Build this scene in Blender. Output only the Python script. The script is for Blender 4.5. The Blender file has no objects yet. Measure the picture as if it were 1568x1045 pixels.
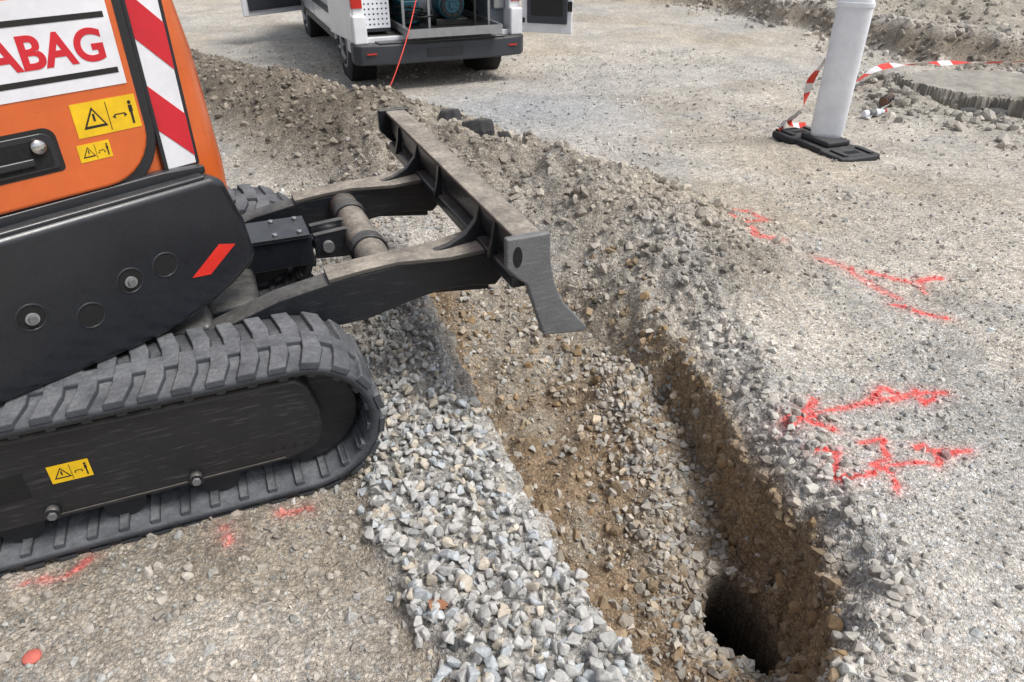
import bpy, bmesh, math, random
import numpy as np
from mathutils import Vector, Matrix
random.seed(7); rng=np.random.default_rng(11)
sc=bpy.context.scene
R=math.radians
# ------------------------------------------------------------------ noise
def _h(xi,yi,s):
    h=(xi*374761393+yi*668265263+s*974634777)&0xffffffff
    h=((h^(h>>13))*1274126177)&0xffffffff
    h=((h^(h>>16))*2246822519)&0xffffffff
    return ((h^(h>>15))&0xffff)/65535.0
def vn(x,y,s=0):
    xf=np.floor(x);yf=np.floor(y);fx=x-xf;fy=y-yf
    xi=xf.astype(np.int64);yi=yf.astype(np.int64)
    fx=fx*fx*(3-2*fx);fy=fy*fy*(3-2*fy)
    a=_h(xi,yi,s);b=_h(xi+1,yi,s);c=_h(xi,yi+1,s);d=_h(xi+1,yi+1,s)
    return (a+(b-a)*fx)+((c+(d-c)*fx)-(a+(b-a)*fx))*fy
def fbm(x,y,f,o=4,s=0,g=.5):
    v=0;a=1;t=0
    for i in range(o):
        v=v+a*(vn(x*f+i*17.3,y*f-i*9.1,s+i)-.5);t+=a;a*=g;f*=2.03
    return v/t*2
def billow(x,y,f,o=3,s=0):
    v=0;a=1;t=0
    for i in range(o):
        v=v+a*(1-np.abs(2*vn(x*f+i*7.3+.3*y*f,y*f-i*3.1-.3*x*f,s+i)-1));t+=a;a*=.5;f*=2.1
    return v/t
def ss(a,b,x):
    t=np.clip((x-a)/(b-a),0,1);return t*t*(3-2*t)
def dpoly(x,y,pts):
    d=np.full(x.shape,1e9)
    for (ax,ay),(bx,by) in zip(pts[:-1],pts[1:]):
        vx,vy=bx-ax,by-ay;L=vx*vx+vy*vy+1e-9
        t=np.clip(((x-ax)*vx+(y-ay)*vy)/L,0,1)
        d=np.minimum(d,np.hypot(x-ax-t*vx,y-ay-t*vy))
    return d
# ------------------------------------------------------------------ terrain
ST=np.array([ # y, rimL, floorL, floorR, wallTop, rimR, depth
[0.98,.36,.46,.66,.80,.92,0.0],
[1.15,.31,.42,.80,.89,1.00,.16],
[1.30,.24,.36,.90,.96,1.07,.36],
[1.50,.14,.27,.935,.985,1.12,.47],
[1.80,.02,.13,.91,.965,1.14,.50],
[2.10,-.09,.00,.85,.91,1.13,.46],
[2.40,-.19,-.10,.78,.85,1.10,.43],
[2.70,-.28,-.20,.71,.79,1.10,.40],
[3.00,-.38,-.31,.54,.74,1.10,.34],
[3.25,-.46,-.38,.30,.66,1.08,.25],
[3.60,-.54,-.42,.05,.55,1.04,.10],
[3.90,-.60,-.46,.00,.50,.97,0.0]])
def trench(x,y):
    big=.07*fbm(x,y,3.2,2,35)
    xw=x+big*ss(.4,.7,x)+.045*fbm(x,y,7,3,31)+.028*fbm(x,y,19,3,33)
    yy=y+.05*fbm(x,y,4,2,36)
    I=lambda k:np.interp(yy,ST[:,0],ST[:,k])
    rl,fl,fr,wt,rr,d=[I(k) for k in range(1,7)]
    L=ss(0,1,(xw-rl)/(fl-rl))
    tw=np.clip((xw-fr)/(wt-fr),0,1); tr=np.clip((xw-wt)/(rr-wt),0,1)
    right=1-.70*tw**1.2-.30*(.5*tr+.5*ss(0,1,tr))
    return L,right,d,xw,fl,fr,wt,rr
M1=[(-4.6,9.0),(-3.3,7.9),(-2.1,6.7),(-1.1,5.5),(-.5,4.95)]
M2=[(-.5,4.75),(.1,4.65),(.6,4.3),(.88,3.85),(.93,3.5)]
RID=[(6.5,4.6),(5.0,5.6),(4.3,6.2),(3.9,7.0),(4.1,8.4)]
STRIPL=np.array([(1.0,-.13),(1.09,-.16),(1.25,-.27),(1.42,-.35),(1.69,-.45),(2.17,-.58),(2.52,-.62),(2.97,-.72),(3.3,-.75)])
def stripmask(x,y):
    l=np.interp(y,STRIPL[:,0],STRIPL[:,1]);r=np.interp(y,ST[:,0],ST[:,1])-.02*ss(1.1,1.5,y)
    xx=x+.07*fbm(x,y,5,3,77)
    return ss(l-.05,l+.05,xx)*(1-ss(r-.05,r+.03,xx))*ss(.7,.9,y)*(1-ss(3.0,3.4,y))
BANK=[(9.5,5.0),(6.1,9.0),(4.9,10.8),(4.5,13.0),(3.4,15.5),(-2,19)]
def bankd(x,y):
    d=dpoly(x,y,BANK)
    s=np.where(y>np.interp(x,[-2,3.4,4.5,4.9,6.1,9.5],[19,15.5,13,10.8,9,5]),1,-1)
    return d*s+.45*fbm(x,y,1.1,4,41)
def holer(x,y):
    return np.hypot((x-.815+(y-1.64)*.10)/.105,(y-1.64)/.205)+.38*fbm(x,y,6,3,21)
def trackband(x,y):
    o=0
    for cx,cy,rads,x0 in ((-1.6,5.0,(4.35,4.75,5.9,6.3),.9),(-6,1.5,(8.0,8.35,9.4,9.75),1.0)):
        for rad0 in rads:
            rad=np.hypot(x-cx,y-cy)+.05*fbm(x,y,1.5,2,87); o=o+np.exp(-((rad-rad0)/.13)**4)*(.45*np.sin(np.arctan2(y-cy,x-cx)*rad0/.13*2*math.pi)-.35)*ss(x0,x0+.6,x)*ss(-.3,.15,fbm(x+rad0,y,.8,2,88))
    return o*ss(4.0,6.0,y)*(1-ss(9.5,11,y))
def H(x,y,fine=True):
    x=np.asarray(x,float);y=np.asarray(y,float)
    z=-.15*ss(5,8,y)+.035*fbm(x,y,.5,2,1)*ss(3,6,y)+.022*fbm(x,y,1.9,3,2)+.005*fbm(x,y,9,3,3)
    e1=np.exp(-(dpoly(x,y,M1)/.66)**2);e2=np.exp(-(dpoly(x,y,M2)/.42)**2)
    z=z+np.maximum(.38*e1*(1+.45*fbm(x,y,2.2,3,5)),.23*e2*(1+.7*fbm(x,y,2.5,3,6)))
    z=z+np.clip(e1*3,0,1)*.04*(billow(x,y,5,3,7)-.5)+np.clip(e2*3,0,1)*.065*(billow(x,y,5.5,4,8)-.5)
    sm=stripmask(x,y); z=z+.04*sm
    L,Rr,d,xw,fl,fr,wt,rr=trench(x,y)
    t=L*Rr
    z=z-d*t*(1+.16*fbm(x,y,4,3,9)*t)
    inside=ss(.05,.5,t*d/.3)
    ym=ss(1.0,1.3,y)*(1-ss(3.7,4.1,y))
    lip=np.exp(-((xw-(wt+rr)/2)/.13)**2)*ym
    rough=.3+1.0*inside+1.0*np.clip(e1*3,0,1)+1.2*np.clip(e2*3,0,1)+1.4*lip
    z=z+rough*(.012*fbm(x,y,8,3,12)+.009*fbm(x,y,26,3,13))
    z=z+lip*.065*(billow(x,y,7,4,14)-.58)
    z=z+inside*.045*(billow(x,y,8,4,15)-.5)
    rub=np.exp(-((x-.56-.10*(2.4-y))/.17)**2)*ss(1.7,2.1,y)*(1-ss(2.8,3.1,y))
    z=z+.09*rub*inside*(1+.6*fbm(x,y,4,2,16))
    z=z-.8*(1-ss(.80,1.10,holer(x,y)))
    b=bankd(x,y)
    z=z+.33*ss(-.2,.2,b)+.22*ss(1.2,1.9,b)*(.6+.9*fbm(x,y,.8,2,44))+(.08*fbm(x,y,2.5,4,43)+.10*(billow(x,y,2.2,3,45)-.5))*ss(-.9,.1,b)
    rd=dpoly(x,y,RID)
    z=z+(.08+.06*fbm(x,y,2.5,3,51)+.06*(billow(x,y,4,3,52)-.5))*np.exp(-(rd/.42)**2)
    z=z+.016*trackband(x,y)
    return z
PAINT=[
 ([(1.37,4.24),(1.48,4.27),(1.55,4.13),(1.38,3.96),(1.29,3.98)],.024,.7),([(1.39,3.87),(1.38,3.75),(1.53,3.76)],.022,.65),
 ([(1.67,3.54),(1.76,3.44),(1.84,3.23),(1.91,3.13)],.032,.5),([(1.86,3.05),(1.98,2.94),(2.03,2.92)],.024,.9),
 ([(1.88,3.4),(2.01,3.32),(2.11,3.3)],.022,.7),([(2.11,3.33),(2.24,3.36)],.02,.95),([(2.11,3.3),(2.08,3.2)],.016,.5),
 ([(1.07,2.17),(1.15,2.19)],.036,1),([(1.19,2.28),(1.09,2.17)],.02,.9),([(1.21,2.11),(1.1,2.17)],.02,.9),([(1.1,2.19),(1.4,2.27)],.014,.8),
 ([(1.4,2.27),(1.50,2.37),(1.55,2.33)],.017,.9),([(1.42,2.27),(1.66,2.34),(1.74,2.33)],.017,.95),([(1.63,2.36),(1.62,2.27),(1.68,2.3)],.015,.95),
 ([(1.09,2.0),(1.17,1.98),(1.12,1.89),(1.13,1.84),(1.25,1.87)],.017,1),
 ([(1.28,2.03),(1.36,2.05),(1.33,1.94),(1.26,1.91)],.013,.95),([(1.26,1.91),(1.32,1.87),(1.29,1.77)],.012,.9),
 ([(1.30,1.90),(1.41,1.92),(1.48,1.90),(1.52,1.93),(1.50,2.02),(1.46,2.0)],.013,1),([(1.50,1.99),(1.57,1.97),(1.64,1.98)],.016,1),
 ([(.30,1.34),(.36,1.30)],.025,.6),([(-.9,1.60),(-.87,1.55)],.022,.35),([(-.75,1.67),(-.66,1.70)],.016,.45),
 ([(-1.42,1.40),(-1.3,1.42)],.016,.35),([(-1.3,1.42),(-1.27,1.48)],.016,.5),([(2.9,3.5),(3.0,3.1)],.03,.25)]
def paint(x,y):
    m=np.zeros(x.shape)
    xx=x+.014*fbm(x,y,30,3,91);yy=y+.014*fbm(x,y,30,3,92)
    for pts,w,s in PAINT:
        d=dpoly(xx,yy,pts); m=np.maximum(m,s*np.exp(-(d/w)**3)); m=np.maximum(m,.26*s*np.exp(-(d/(w*2.2))**2))
    n=vn(x*90,y*90,95)*.55+vn(x*200,y*200,96)*.45
    return np.clip(m*(.25+1.45*n),0,1)
PCOL=np.array([.90,.13,.115])
ROAD=np.array([.545,.49,.415]);BROWN=np.array([.27,.195,.125]);SPOIL=np.array([.345,.305,.25]);MOUND=np.array([.205,.172,.132])
GREYD=np.array([.42,.395,.36])
def lerp(a,b,t): return a+(b-a)*t[...,None]
def colour(x,y,pt=True):
    c=np.broadcast_to(ROAD,x.shape+(3,)).copy()
    g=ss(-.2,.5,fbm(x,y,.55,3,61)); c=lerp(c,np.array([.49,.465,.425]),g*.7)
    tn=ss(-.1,.45,fbm(x+.3*y,y*1.2,.8,4,63)); c=lerp(c,np.array([.45,.38,.285]),tn*.6*ss(2.0,4.0,y))
    dk=ss(.05,.5,fbm(x,y,1.7,4,65)); c=lerp(c,np.array([.39,.37,.335]),dk*.6)
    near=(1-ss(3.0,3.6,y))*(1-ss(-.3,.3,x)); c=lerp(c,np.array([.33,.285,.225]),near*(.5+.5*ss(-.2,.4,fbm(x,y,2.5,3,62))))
    gz=np.exp(-(((x-.2)/1.3)**2+((y-7.2)/1.1)**2)); c=lerp(c,np.array([.40,.405,.41]),gz*.85)
    c=lerp(c,MOUND,np.clip(np.exp(-(dpoly(x,y,M1)/.85)**4)*1.1,0,1))
    c=lerp(c,SPOIL,np.clip(np.exp(-(dpoly(x,y,M2)/.62)**4)*1.1,0,1)*(.6+.4*ss(-.4,.3,fbm(x,y,1.8,2,64))))
    L,Rr,d,xw,fl,fr,wt,rr=trench(x,y)
    t=ss(.16,.42,L*Rr*d/.4)
    lip=np.exp(-((xw-(rr+wt)/2)/.14)**2)*ss(1.1,1.4,y)*(1-ss(3.6,4,y)); c=lerp(c,GREYD,lip*.75)
    tc=lerp(np.broadcast_to(BROWN,c.shape),np.array([.35,.30,.235]),ss(-.1,.6,fbm(x,y,3,3,66)))
    nf=1-ss(2.7,3.1,y)
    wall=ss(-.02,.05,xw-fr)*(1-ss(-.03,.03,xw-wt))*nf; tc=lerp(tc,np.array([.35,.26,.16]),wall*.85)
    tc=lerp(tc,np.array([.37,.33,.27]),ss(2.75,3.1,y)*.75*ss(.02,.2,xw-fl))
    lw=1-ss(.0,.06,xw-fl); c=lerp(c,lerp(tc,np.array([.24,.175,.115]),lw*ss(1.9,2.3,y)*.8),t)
    c=lerp(c,np.array([.03,.024,.018]),1-ss(.96,1.12,holer(x,y)))  # pit painted near-black: the shade of its depth put into the soil colour
    c=lerp(c,np.array([.36,.345,.315]),stripmask(x,y)*.8)
    b=bankd(x,y); c=lerp(c,np.array([.27,.22,.16]),np.exp(-(b/.17)**2)*.85)
    c=lerp(c,np.array([.40,.355,.285]),ss(.2,.5,b)*.8)
    rd=dpoly(x,y,RID);c=lerp(c,np.array([.39,.355,.295]),np.exp(-(rd/.42)**2)*.8)
    c=c*(1+.22*fbm(x,y,3.2,4,68)+.14*fbm(x,y,22,3,69)+.26*trackband(x,y))[...,None]
    if pt: c=lerp(c,PCOL,paint(x,y))
    return np.clip(c,0.01,.95)
def axis(lo,hi,step,far_lo,far_hi,k):
    a=list(np.arange(lo,hi,step))
    s=step;v=a[-1]
    while v<far_hi: s=s*(1+k) ; v+=s; a.append(v)
    s=step;v=lo;b=[]
    while v>far_lo: s=s*(1+k*2.2); v-=s; b.append(v)
    return np.array(b[::-1]+a)
def axis2(lo,hi,step,far,k):
    a=list(np.arange(lo,hi,step)); 
    for sgn in (1,-1):
        s=step;v=a[-1] if sgn>0 else a[0];b=[]
        while abs(v)<far: s=s*(1+k); v+=sgn*s; b.append(v)
        a= a+b if sgn>0 else b[::-1]+a
    return np.array(a)
gx=axis2(-1.5,2.2,.010,70,.0135); gy=axis(.95,4.6,.010,-12,90,.010)
X,Y=np.meshgrid(gx,gy)
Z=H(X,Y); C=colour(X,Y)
def np_mesh(name,V,F,cols=None,mat=None,smooth=False):
    me=bpy.data.meshes.new(name);n=len(V);f=len(F);k=F.shape[1]
    me.vertices.add(n);me.vertices.foreach_set('co',V.astype(np.float32).ravel())
    me.loops.add(f*k);me.loops.foreach_set('vertex_index',F.astype(np.int32).ravel())
    me.polygons.add(f);me.polygons.foreach_set('loop_start',np.arange(0,f*k,k,dtype=np.int32))
    me.polygons.foreach_set('loop_total',np.full(f,k,dtype=np.int32))
    me.polygons.foreach_set('use_smooth',np.full(f,smooth,dtype=bool))
    me.update(calc_edges=True)
    if cols is not None:
        ca=me.color_attributes.new('Col','FLOAT_COLOR','POINT')
        ca.data.foreach_set('color',np.c_[cols,np.ones(n)].astype(np.float32).ravel())
    ob=bpy.data.objects.new(name,me);sc.collection.objects.link(ob)
    if mat: me.materials.append(mat)
    return ob
# ------------------------------------------------------------------ materials
def newmat(name):
    m=bpy.data.materials.new(name);m.use_nodes=True;nt=m.node_tree
    return m,nt,nt.nodes['Principled BSDF']
def N(nt,t,**k):
    n=nt.nodes.new(t)
    for a,b in k.items():
        if a in n.inputs: n.inputs[a].default_value=b
        else: setattr(n,a,b)
    return n
def math_(nt,op,a,b=None,clamp=False):
    n=nt.nodes.new('ShaderNodeMath');n.operation=op;n.use_clamp=clamp
    for i,v in enumerate((a,b)):
        if v is None: continue
        if isinstance(v,(int,float)): n.inputs[i].default_value=v
        else: nt.links.new(v,n.inputs[i])
    return n.outputs[0]
def mixc(nt,f,a,b,mode='MIX'):
    n=nt.nodes.new('ShaderNodeMix');n.data_type='RGBA';n.blend_type=mode
    for s,v in ((0,f),(6,a),(7,b)):
        if isinstance(v,(int,float)): n.inputs[s].default_value=v
        elif isinstance(v,tuple): n.inputs[s].default_value=v if len(v)==4 else v+(1,)
        else: nt.links.new(v,n.inputs[s])
    return n.outputs[2]
def mr(nt,v,a,b,c,d):
    n=nt.nodes.new('ShaderNodeMapRange');nt.links.new(v,n.inputs[0])
    for i,q in enumerate((a,b,c,d)): n.inputs[i+1].default_value=q
    return n.outputs[0]
gm,nt,bs=newmat('ground_soil')
pos=N(nt,'ShaderNodeNewGeometry').outputs['Position']
at=N(nt,'ShaderNodeVertexColor',layer_name='Col').outputs[0]
def tex(nt,t,pos,**k):
    n=N(nt,t,**k);nt.links.new(pos,n.inputs['Vector']);return n
v1=tex(nt,'ShaderNodeTexVoronoi',pos,Scale=75.0,Randomness=1.0)
v2=tex(nt,'ShaderNodeTexVoronoi',pos,Scale=190.0,Randomness=1.0)
n1=tex(nt,'ShaderNodeTexNoise',pos,Scale=14.0,Detail=6.0,Roughness=.65)
sep1=N(nt,'ShaderNodeSeparateColor');nt.links.new(v1.outputs['Color'],sep1.inputs[0])
sep2=N(nt,'ShaderNodeSeparateColor');nt.links.new(v2.outputs['Color'],sep2.inputs[0])
k1=mr(nt,sep1.outputs[0],0,1,.74,1.32);k2=mr(nt,sep2.outputs[0],0,1,.74,1.28)
k3=mr(nt,n1.outputs[0],.3,.7,.84,1.18)
k=math_(nt,'MULTIPLY',math_(nt,'MULTIPLY',k1,k2),k3)
e=mr(nt,v1.outputs['Distance'],.25,.75,1.10,.78)
k=math_(nt,'MULTIPLY',k,e)
cb=N(nt,'ShaderNodeCombineColor')
for i in range(3): nt.links.new(k,cb.inputs[i])
c=mixc(nt,1.0,at,cb.outputs[0],'MULTIPLY')
gv=mixc(nt,1.0,c,(.90,1.0,1.13),'MULTIPLY')
hs=mixc(nt,mr(nt,sep1.outputs[1],.6,1,0,.8),c,gv,'MIX')
nt.links.new(hs,bs.inputs['Base Color']);bs.inputs['Roughness'].default_value=.95;bs.inputs['Specular IOR Level'].default_value=.2
hh=math_(nt,'ADD',math_(nt,'MULTIPLY',mr(nt,v1.outputs['Distance'],0,.8,1,0),mr(nt,sep1.outputs[2],0,1,.2,1)),math_(nt,'MULTIPLY',mr(nt,v2.outputs['Distance'],0,.8,1,0),.5))
bp=N(nt,'ShaderNodeBump',Strength=.9,Distance=.008);nt.links.new(hh,bp.inputs['Height']);nt.links.new(bp.outputs[0],bs.inputs['Normal'])
sm,nt,bs=newmat('stone')
pos=N(nt,'ShaderNodeNewGeometry').outputs['Position']
at=N(nt,'ShaderNodeVertexColor',layer_name='Col').outputs[0]
n1=tex(nt,'ShaderNodeTexNoise',pos,Scale=90.0,Detail=5.0,Roughness=.7)
f=mr(nt,n1.outputs[0],.3,.7,.76,1.2)
cb=N(nt,'ShaderNodeCombineColor')
for i in range(3): nt.links.new(f,cb.inputs[i])
nt.links.new(mixc(nt,1.0,at,cb.outputs[0],'MULTIPLY'),bs.inputs['Base Color'])
bs.inputs['Roughness'].default_value=.9;bs.inputs['Specular IOR Level'].default_value=.25
bp=N(nt,'ShaderNodeBump',Strength=.5,Distance=.004);nt.links.new(n1.outputs[0],bp.inputs['Height']);nt.links.new(bp.outputs[0],bs.inputs['Normal'])
def simple(name,col,rough=.5,metal=0.,dust=0.,dustcol=(.33,.28,.21),scr=0.,coat=0.,scale=18.,bump=0.,side=.10):
    m,nt,bs=newmat(name)
    geo=N(nt,'ShaderNodeNewGeometry')
    tc=N(nt,'ShaderNodeTexCoord').outputs['Object']
    n1=tex(nt,'ShaderNodeTexNoise',tc,Scale=scale,Detail=6.0,Roughness=.7)
    n2=tex(nt,'ShaderNodeTexNoise',tc,Scale=scale*6,Detail=4.0,Roughness=.7)
    f=mr(nt,n1.outputs[0],.3,.7,.85,1.12)
    cb=N(nt,'ShaderNodeCombineColor')
    for i in range(3): nt.links.new(f,cb.inputs[i])
    c=mixc(nt,1.0,col,cb.outputs[0],'MULTIPLY')
    if scr>0:
        mp=N(nt,'ShaderNodeMapping');nt.links.new(tc,mp.inputs[0]);mp.inputs['Scale'].default_value=(6,6,60);mp.inputs['Rotation'].default_value=(0,.25,0)
        n4=tex(nt,'ShaderNodeTexNoise',mp.outputs[0],Scale=2.0,Detail=5.0)
        c=mixc(nt,mr(nt,n4.outputs[0],.56,.75,0,scr),c,(.25,.25,.245))
    r=mr(nt,n2.outputs[0],.3,.7,rough*.8,min(1,rough*1.25))
    if dust>0:
        sx=N(nt,'ShaderNodeSeparateXYZ');nt.links.new(geo.outputs['Normal'],sx.inputs[0])
        up=mr(nt,sx.outputs[2],.3,.97,side,1.0)
        d=math_(nt,'MULTIPLY',math_(nt,'MULTIPLY',up,mr(nt,n2.outputs[0],.3,.65,.45,1.0)),mr(nt,n1.outputs[0],.3,.65,.3,1.0))
        d=math_(nt,'MULTIPLY',d,dust,True)
        c=mixc(nt,d,c,dustcol)
        r=math_(nt,'ADD',r,math_(nt,'MULTIPLY',d,.5),True)
    nt.links.new(c,bs.inputs['Base Color']);nt.links.new(r,bs.inputs['Roughness'])
    bs.inputs['Metallic'].default_value=metal
    if coat: bs.inputs['Coat Weight'].default_value=coat;bs.inputs['Coat Roughness'].default_value=.12
    if bump:
        bp=N(nt,'ShaderNodeBump',Strength=bump,Distance=.004);nt.links.new(n2.outputs[0],bp.inputs['Height']);nt.links.new(bp.outputs[0],bs.inputs['Normal'])
    return m
ORANGE=simple('orange_paint',(.62,.118,.020),.32,dust=.12,coat=.5,scale=4)
BLK=simple('black_paint',(.010,.012,.017),.30,dust=.40,dustcol=(.20,.20,.19),coat=.35,scale=7,bump=.10,side=.04)
BLKD=simple('black_steel_dusty',(.010,.012,.016),.36,dust=.55,dustcol=(.29,.27,.235),scr=.10,scale=9,bump=.3,side=.015,coat=.15)
FRM=simple('track_frame_paint',(.012,.013,.016),.42,dust=.7,dustcol=(.22,.19,.15),scr=.16,scale=5,bump=.25,side=.02,coat=.1)
RUB=simple('rubber_track_mat',(.038,.042,.050),.75,dust=.8,dustcol=(.27,.275,.285),scale=11,bump=.8,side=.12)
RUBP=simple('black_rubber',(.020,.021,.025),.6,dust=.4,dustcol=(.22,.215,.2),scale=10,bump=.3,side=.06)
DARK=simple('dark_inside',(.006,.006,.006),.9)
WORN=simple('worn_steel',(.13,.135,.14),.5,dust=.5,dustcol=(.33,.31,.28),scr=.7,scale=16,bump=.6)
DUSTY=simple('dusty_steel',(.07,.066,.06),.75,dust=1.1,dustcol=(.45,.40,.335),scale=9,bump=.6,side=.08)
CHR=simple('chrome',(.6,.6,.6),.18,1.0)
STEEL=simple('galvanised_steel',(.36,.37,.38),.4,.6)
WHITE=simple('white_paint',(.80,.81,.83),.35,coat=.3,dust=.10,scale=3)
WPLATE=simple('white_plate',(.74,.74,.77),.45,scale=5)
REDP=simple('red_plate',(.58,.018,.03),.4,scale=6)
REDR=simple('red_reflector',(.70,.03,.02),.3,coat=.5)
YEL=simple('yellow_sticker',(.80,.50,.01),.4)
INK=simple('black_print',(.012,.012,.012),.5)
PLAS=simple('white_plastic',(.78,.80,.84),.45,scale=6,dust=.1)
BUMP=simple('grey_bumper',(.035,.040,.050),.5,dust=.3,scale=8,side=.05)
LINER=simple('grey_liner',(.16,.18,.21),.6,scale=8)
TEAL=simple('teal_motor',(.015,.085,.12),.4,scale=12)
GLASS=simple('dark_glass',(.015,.02,.025),.06,coat=1)
SLABM=simple('concrete_slab_mat',(.22,.20,.17),.9,scale=4,bump=.9,dust=.9,dustcol=(.43,.405,.355),side=.0)  # light dusty top; edge shadow put into the darker side colour
ASPH=simple('asphalt_lump_mat',(.04,.04,.043),.85,scale=40,bump=1.,dust=.4,dustcol=(.28,.265,.24))
TAPEW=simple('tape_white',(.74,.72,.70),.4);TAPER=simple('tape_red',(.70,.05,.03),.4)
TIRE=simple('tyre',(.02,.02,.022),.8,dust=.5,scale=12)
LAMP=simple('tail_lamp',(.55,.015,.01),.2,coat=1)
CORK=simple('red_cap_mat',(.66,.17,.13),.8,scale=60,bump=.6)
LEAF=simple('dry_leaf_mat',(.36,.17,.09),.7,scale=50)
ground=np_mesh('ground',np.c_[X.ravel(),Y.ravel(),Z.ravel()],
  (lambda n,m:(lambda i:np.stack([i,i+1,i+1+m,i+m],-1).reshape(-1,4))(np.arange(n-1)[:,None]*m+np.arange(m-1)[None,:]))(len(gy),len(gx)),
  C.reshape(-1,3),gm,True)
# ------------------------------------------------------------------ stones
def hull_template(npts,ang):
    bm=bmesh.new()
    for i in range(npts):
        v=Vector(np.array(rng.normal(size=3)).tolist()).normalized()
        v*= (1 if ang else random.uniform(.9,1.05)); bm.verts.new(v*random.uniform(.82,1.1))
    bmesh.ops.convex_hull(bm,input=bm.verts)
    for v in [v for v in bm.verts if not v.link_faces]: bm.verts.remove(v)
    bmesh.ops.triangulate(bm,faces=bm.faces)
    bm.verts.index_update()
    V=np.array([v.co[:] for v in bm.verts]);F=np.array([[v.index for v in f.verts] for f in bm.faces]);bm.free()
    return V,F
def chunk_template():
    bm=bmesh.new()
    for i in range(random.randint(9,13)):
        v=Vector(rng.normal(size=3).tolist()).normalized()*random.uniform(.85,1.08);bm.verts.new(v)
    bmesh.ops.convex_hull(bm,input=bm.verts)
    for v in [v for v in bm.verts if not v.link_faces]: bm.verts.remove(v)
    bmesh.ops.bevel(bm,geom=list(bm.edges),offset=.09,segments=1,affect='EDGES')
    bmesh.ops.triangulate(bm,faces=bm.faces);bm.verts.index_update()
    V=np.array([v.co[:] for v in bm.verts]);F=np.array([[v.index for v in f.verts] for f in bm.faces]);bm.free()
    return V,F
T_CH=[chunk_template() for _ in range(30)]
T_ANG=[hull_template(random.randint(9,13),True) for _ in range(30)]
T_RND=[hull_template(18,False) for _ in range(14)]
T_SM=[hull_template(9,False) for _ in range(14)]
def stones(name,x,y,z,r,col,T,flat=(.55,.95)):
    n=len(x);q=rng.normal(size=(n,4));q/=np.linalg.norm(q,axis=1)[:,None]
    w,a,b,c=q.T
    Rm=np.stack([1-2*(b*b+c*c),2*(a*b-c*w),2*(a*c+b*w),2*(a*b+c*w),1-2*(a*a+c*c),2*(b*c-a*w),2*(a*c-b*w),2*(b*c+a*w),1-2*(a*a+b*b)],-1).reshape(n,3,3)
    sc3=np.c_[np.ones(n)*1.12,rng.uniform(.75,1,n),rng.uniform(flat[0],flat[1],n)]*r[:,None]
    ti=rng.integers(0,len(T),n);Vs=[];Fs=[];Cs=[];o=0
    for k,(V,F) in enumerate(T):
        s=np.where(ti==k)[0]
        if len(s)==0: continue
        P=np.einsum('nij,nvj->nvi',Rm[s],V[None]*sc3[s][:,None,:])
        P=P+np.stack([x[s],y[s],z[s]],-1)[:,None,:]
        m=len(V);Vs.append(P.reshape(-1,3));Fs.append((F[None]+(np.arange(len(s))*m)[:,None,None]+o).reshape(-1,3))
        Cs.append(np.repeat(col[s],m,0));o+=len(s)*m
    return np_mesh(name,np.concatenate(Vs),np.concatenate(Fs),np.concatenate(Cs),sm,False)
def scatter(n,x0,x1,y0,y1): return rng.uniform(x0,x1,n),rng.uniform(y0,y1,n)
def holemask(x,y): return holer(x,y)>1.08
def tones(n,base,spread=.22,blue=.18):
    c=np.broadcast_to(np.array(base),(n,3)).copy()*(1+spread*rng.normal(size=n)[:,None])
    b=rng.random(n)<blue; c[b]=c[b]*np.array([.93,1.0,1.08])
    w=rng.random(n)<.2; c[w]=c[w]*np.array([1.08,.98,.84])
    return np.clip(c,.05,.75)
def gravel(name,n,x0,x1,y0,y1,rlo,rhi,dens,T,emb=(.0,.5)):
    x,y=scatter(n,x0,x1,y0,y1);k=(np.abs(x)<.85*y+.9)&holemask(x,y)&(rng.random(n)<dens(x,y));x=x[k];y=y[k];n=len(x)
    r=rlo+(rhi-rlo)*rng.random(n)**2.6
    g=colour(x,y,False); base=g*.68+np.array([.50,.485,.455])*.30
    c=np.clip(base*(1+.24*rng.normal(size=n)[:,None]),.06,.72)
    b=rng.random(n)<.22;c[b]*=np.array([.92,1,1.08])
    p=paint(x,y);c=lerp(c,PCOL,np.clip(p*1.15,0,1))
    z=H(x,y)+r*rng.uniform(emb[0],emb[1],n)
    return stones(name,x,y,z,r,c,T)
dn=lambda x,y:np.clip(.55+.6*fbm(x,y,1.6,3,101)+.25*(1-ss(-.5,0,x)),.12,1)
gravel('gravel',60000,-2.4,3.2,.9,4.6,.0025,.010,dn,T_SM)
gravel('gravel_coarse',9000,-2.4,3.2,.9,4.6,.008,.022,lambda x,y:np.clip(.20+.7*fbm(x,y,1.3,3,103)+.75*(1-ss(-.5,0,x)),.04,1),T_RND,(-.1,.3))
gravel('gravel_distant',34000,-6.5,8,4.4,10.5,.006,.024,lambda x,y:np.clip(.35+.8*fbm(x,y,.9,3,104),.05,1),T_SM,(-.1,.35))
x,y=scatter(20000,2.5,9.5,4.8,15);b=bankd(x,y);rd=dpoly(x,y,RID)
k=rng.random(len(x))<np.maximum(np.exp(-(b/.4)**2)*.9,np.maximum(ss(.2,.8,b)*.3,np.exp(-(rd/.45)**2)*.7));x=x[k];y=y[k];r=.01+.065*rng.random(len(x))**4
c=np.clip((colour(x,y,False)*.75+.07)*(1+.2*rng.normal(size=len(x))[:,None]),.06,.7)
stones('bank_rubble',x,y,H(x,y)+r*.15,r,c,T_RND)
x,y=scatter(28000,-5,1.6,3.2,9.4);m=np.maximum(np.exp(-(dpoly(x,y,M1)/.75)**4),np.exp(-(dpoly(x,y,M2)/.6)**4)*.9)
k=rng.random(len(x))<m;x=x[k];y=y[k];r=.006+.032*rng.random(len(x))**4.6
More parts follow.
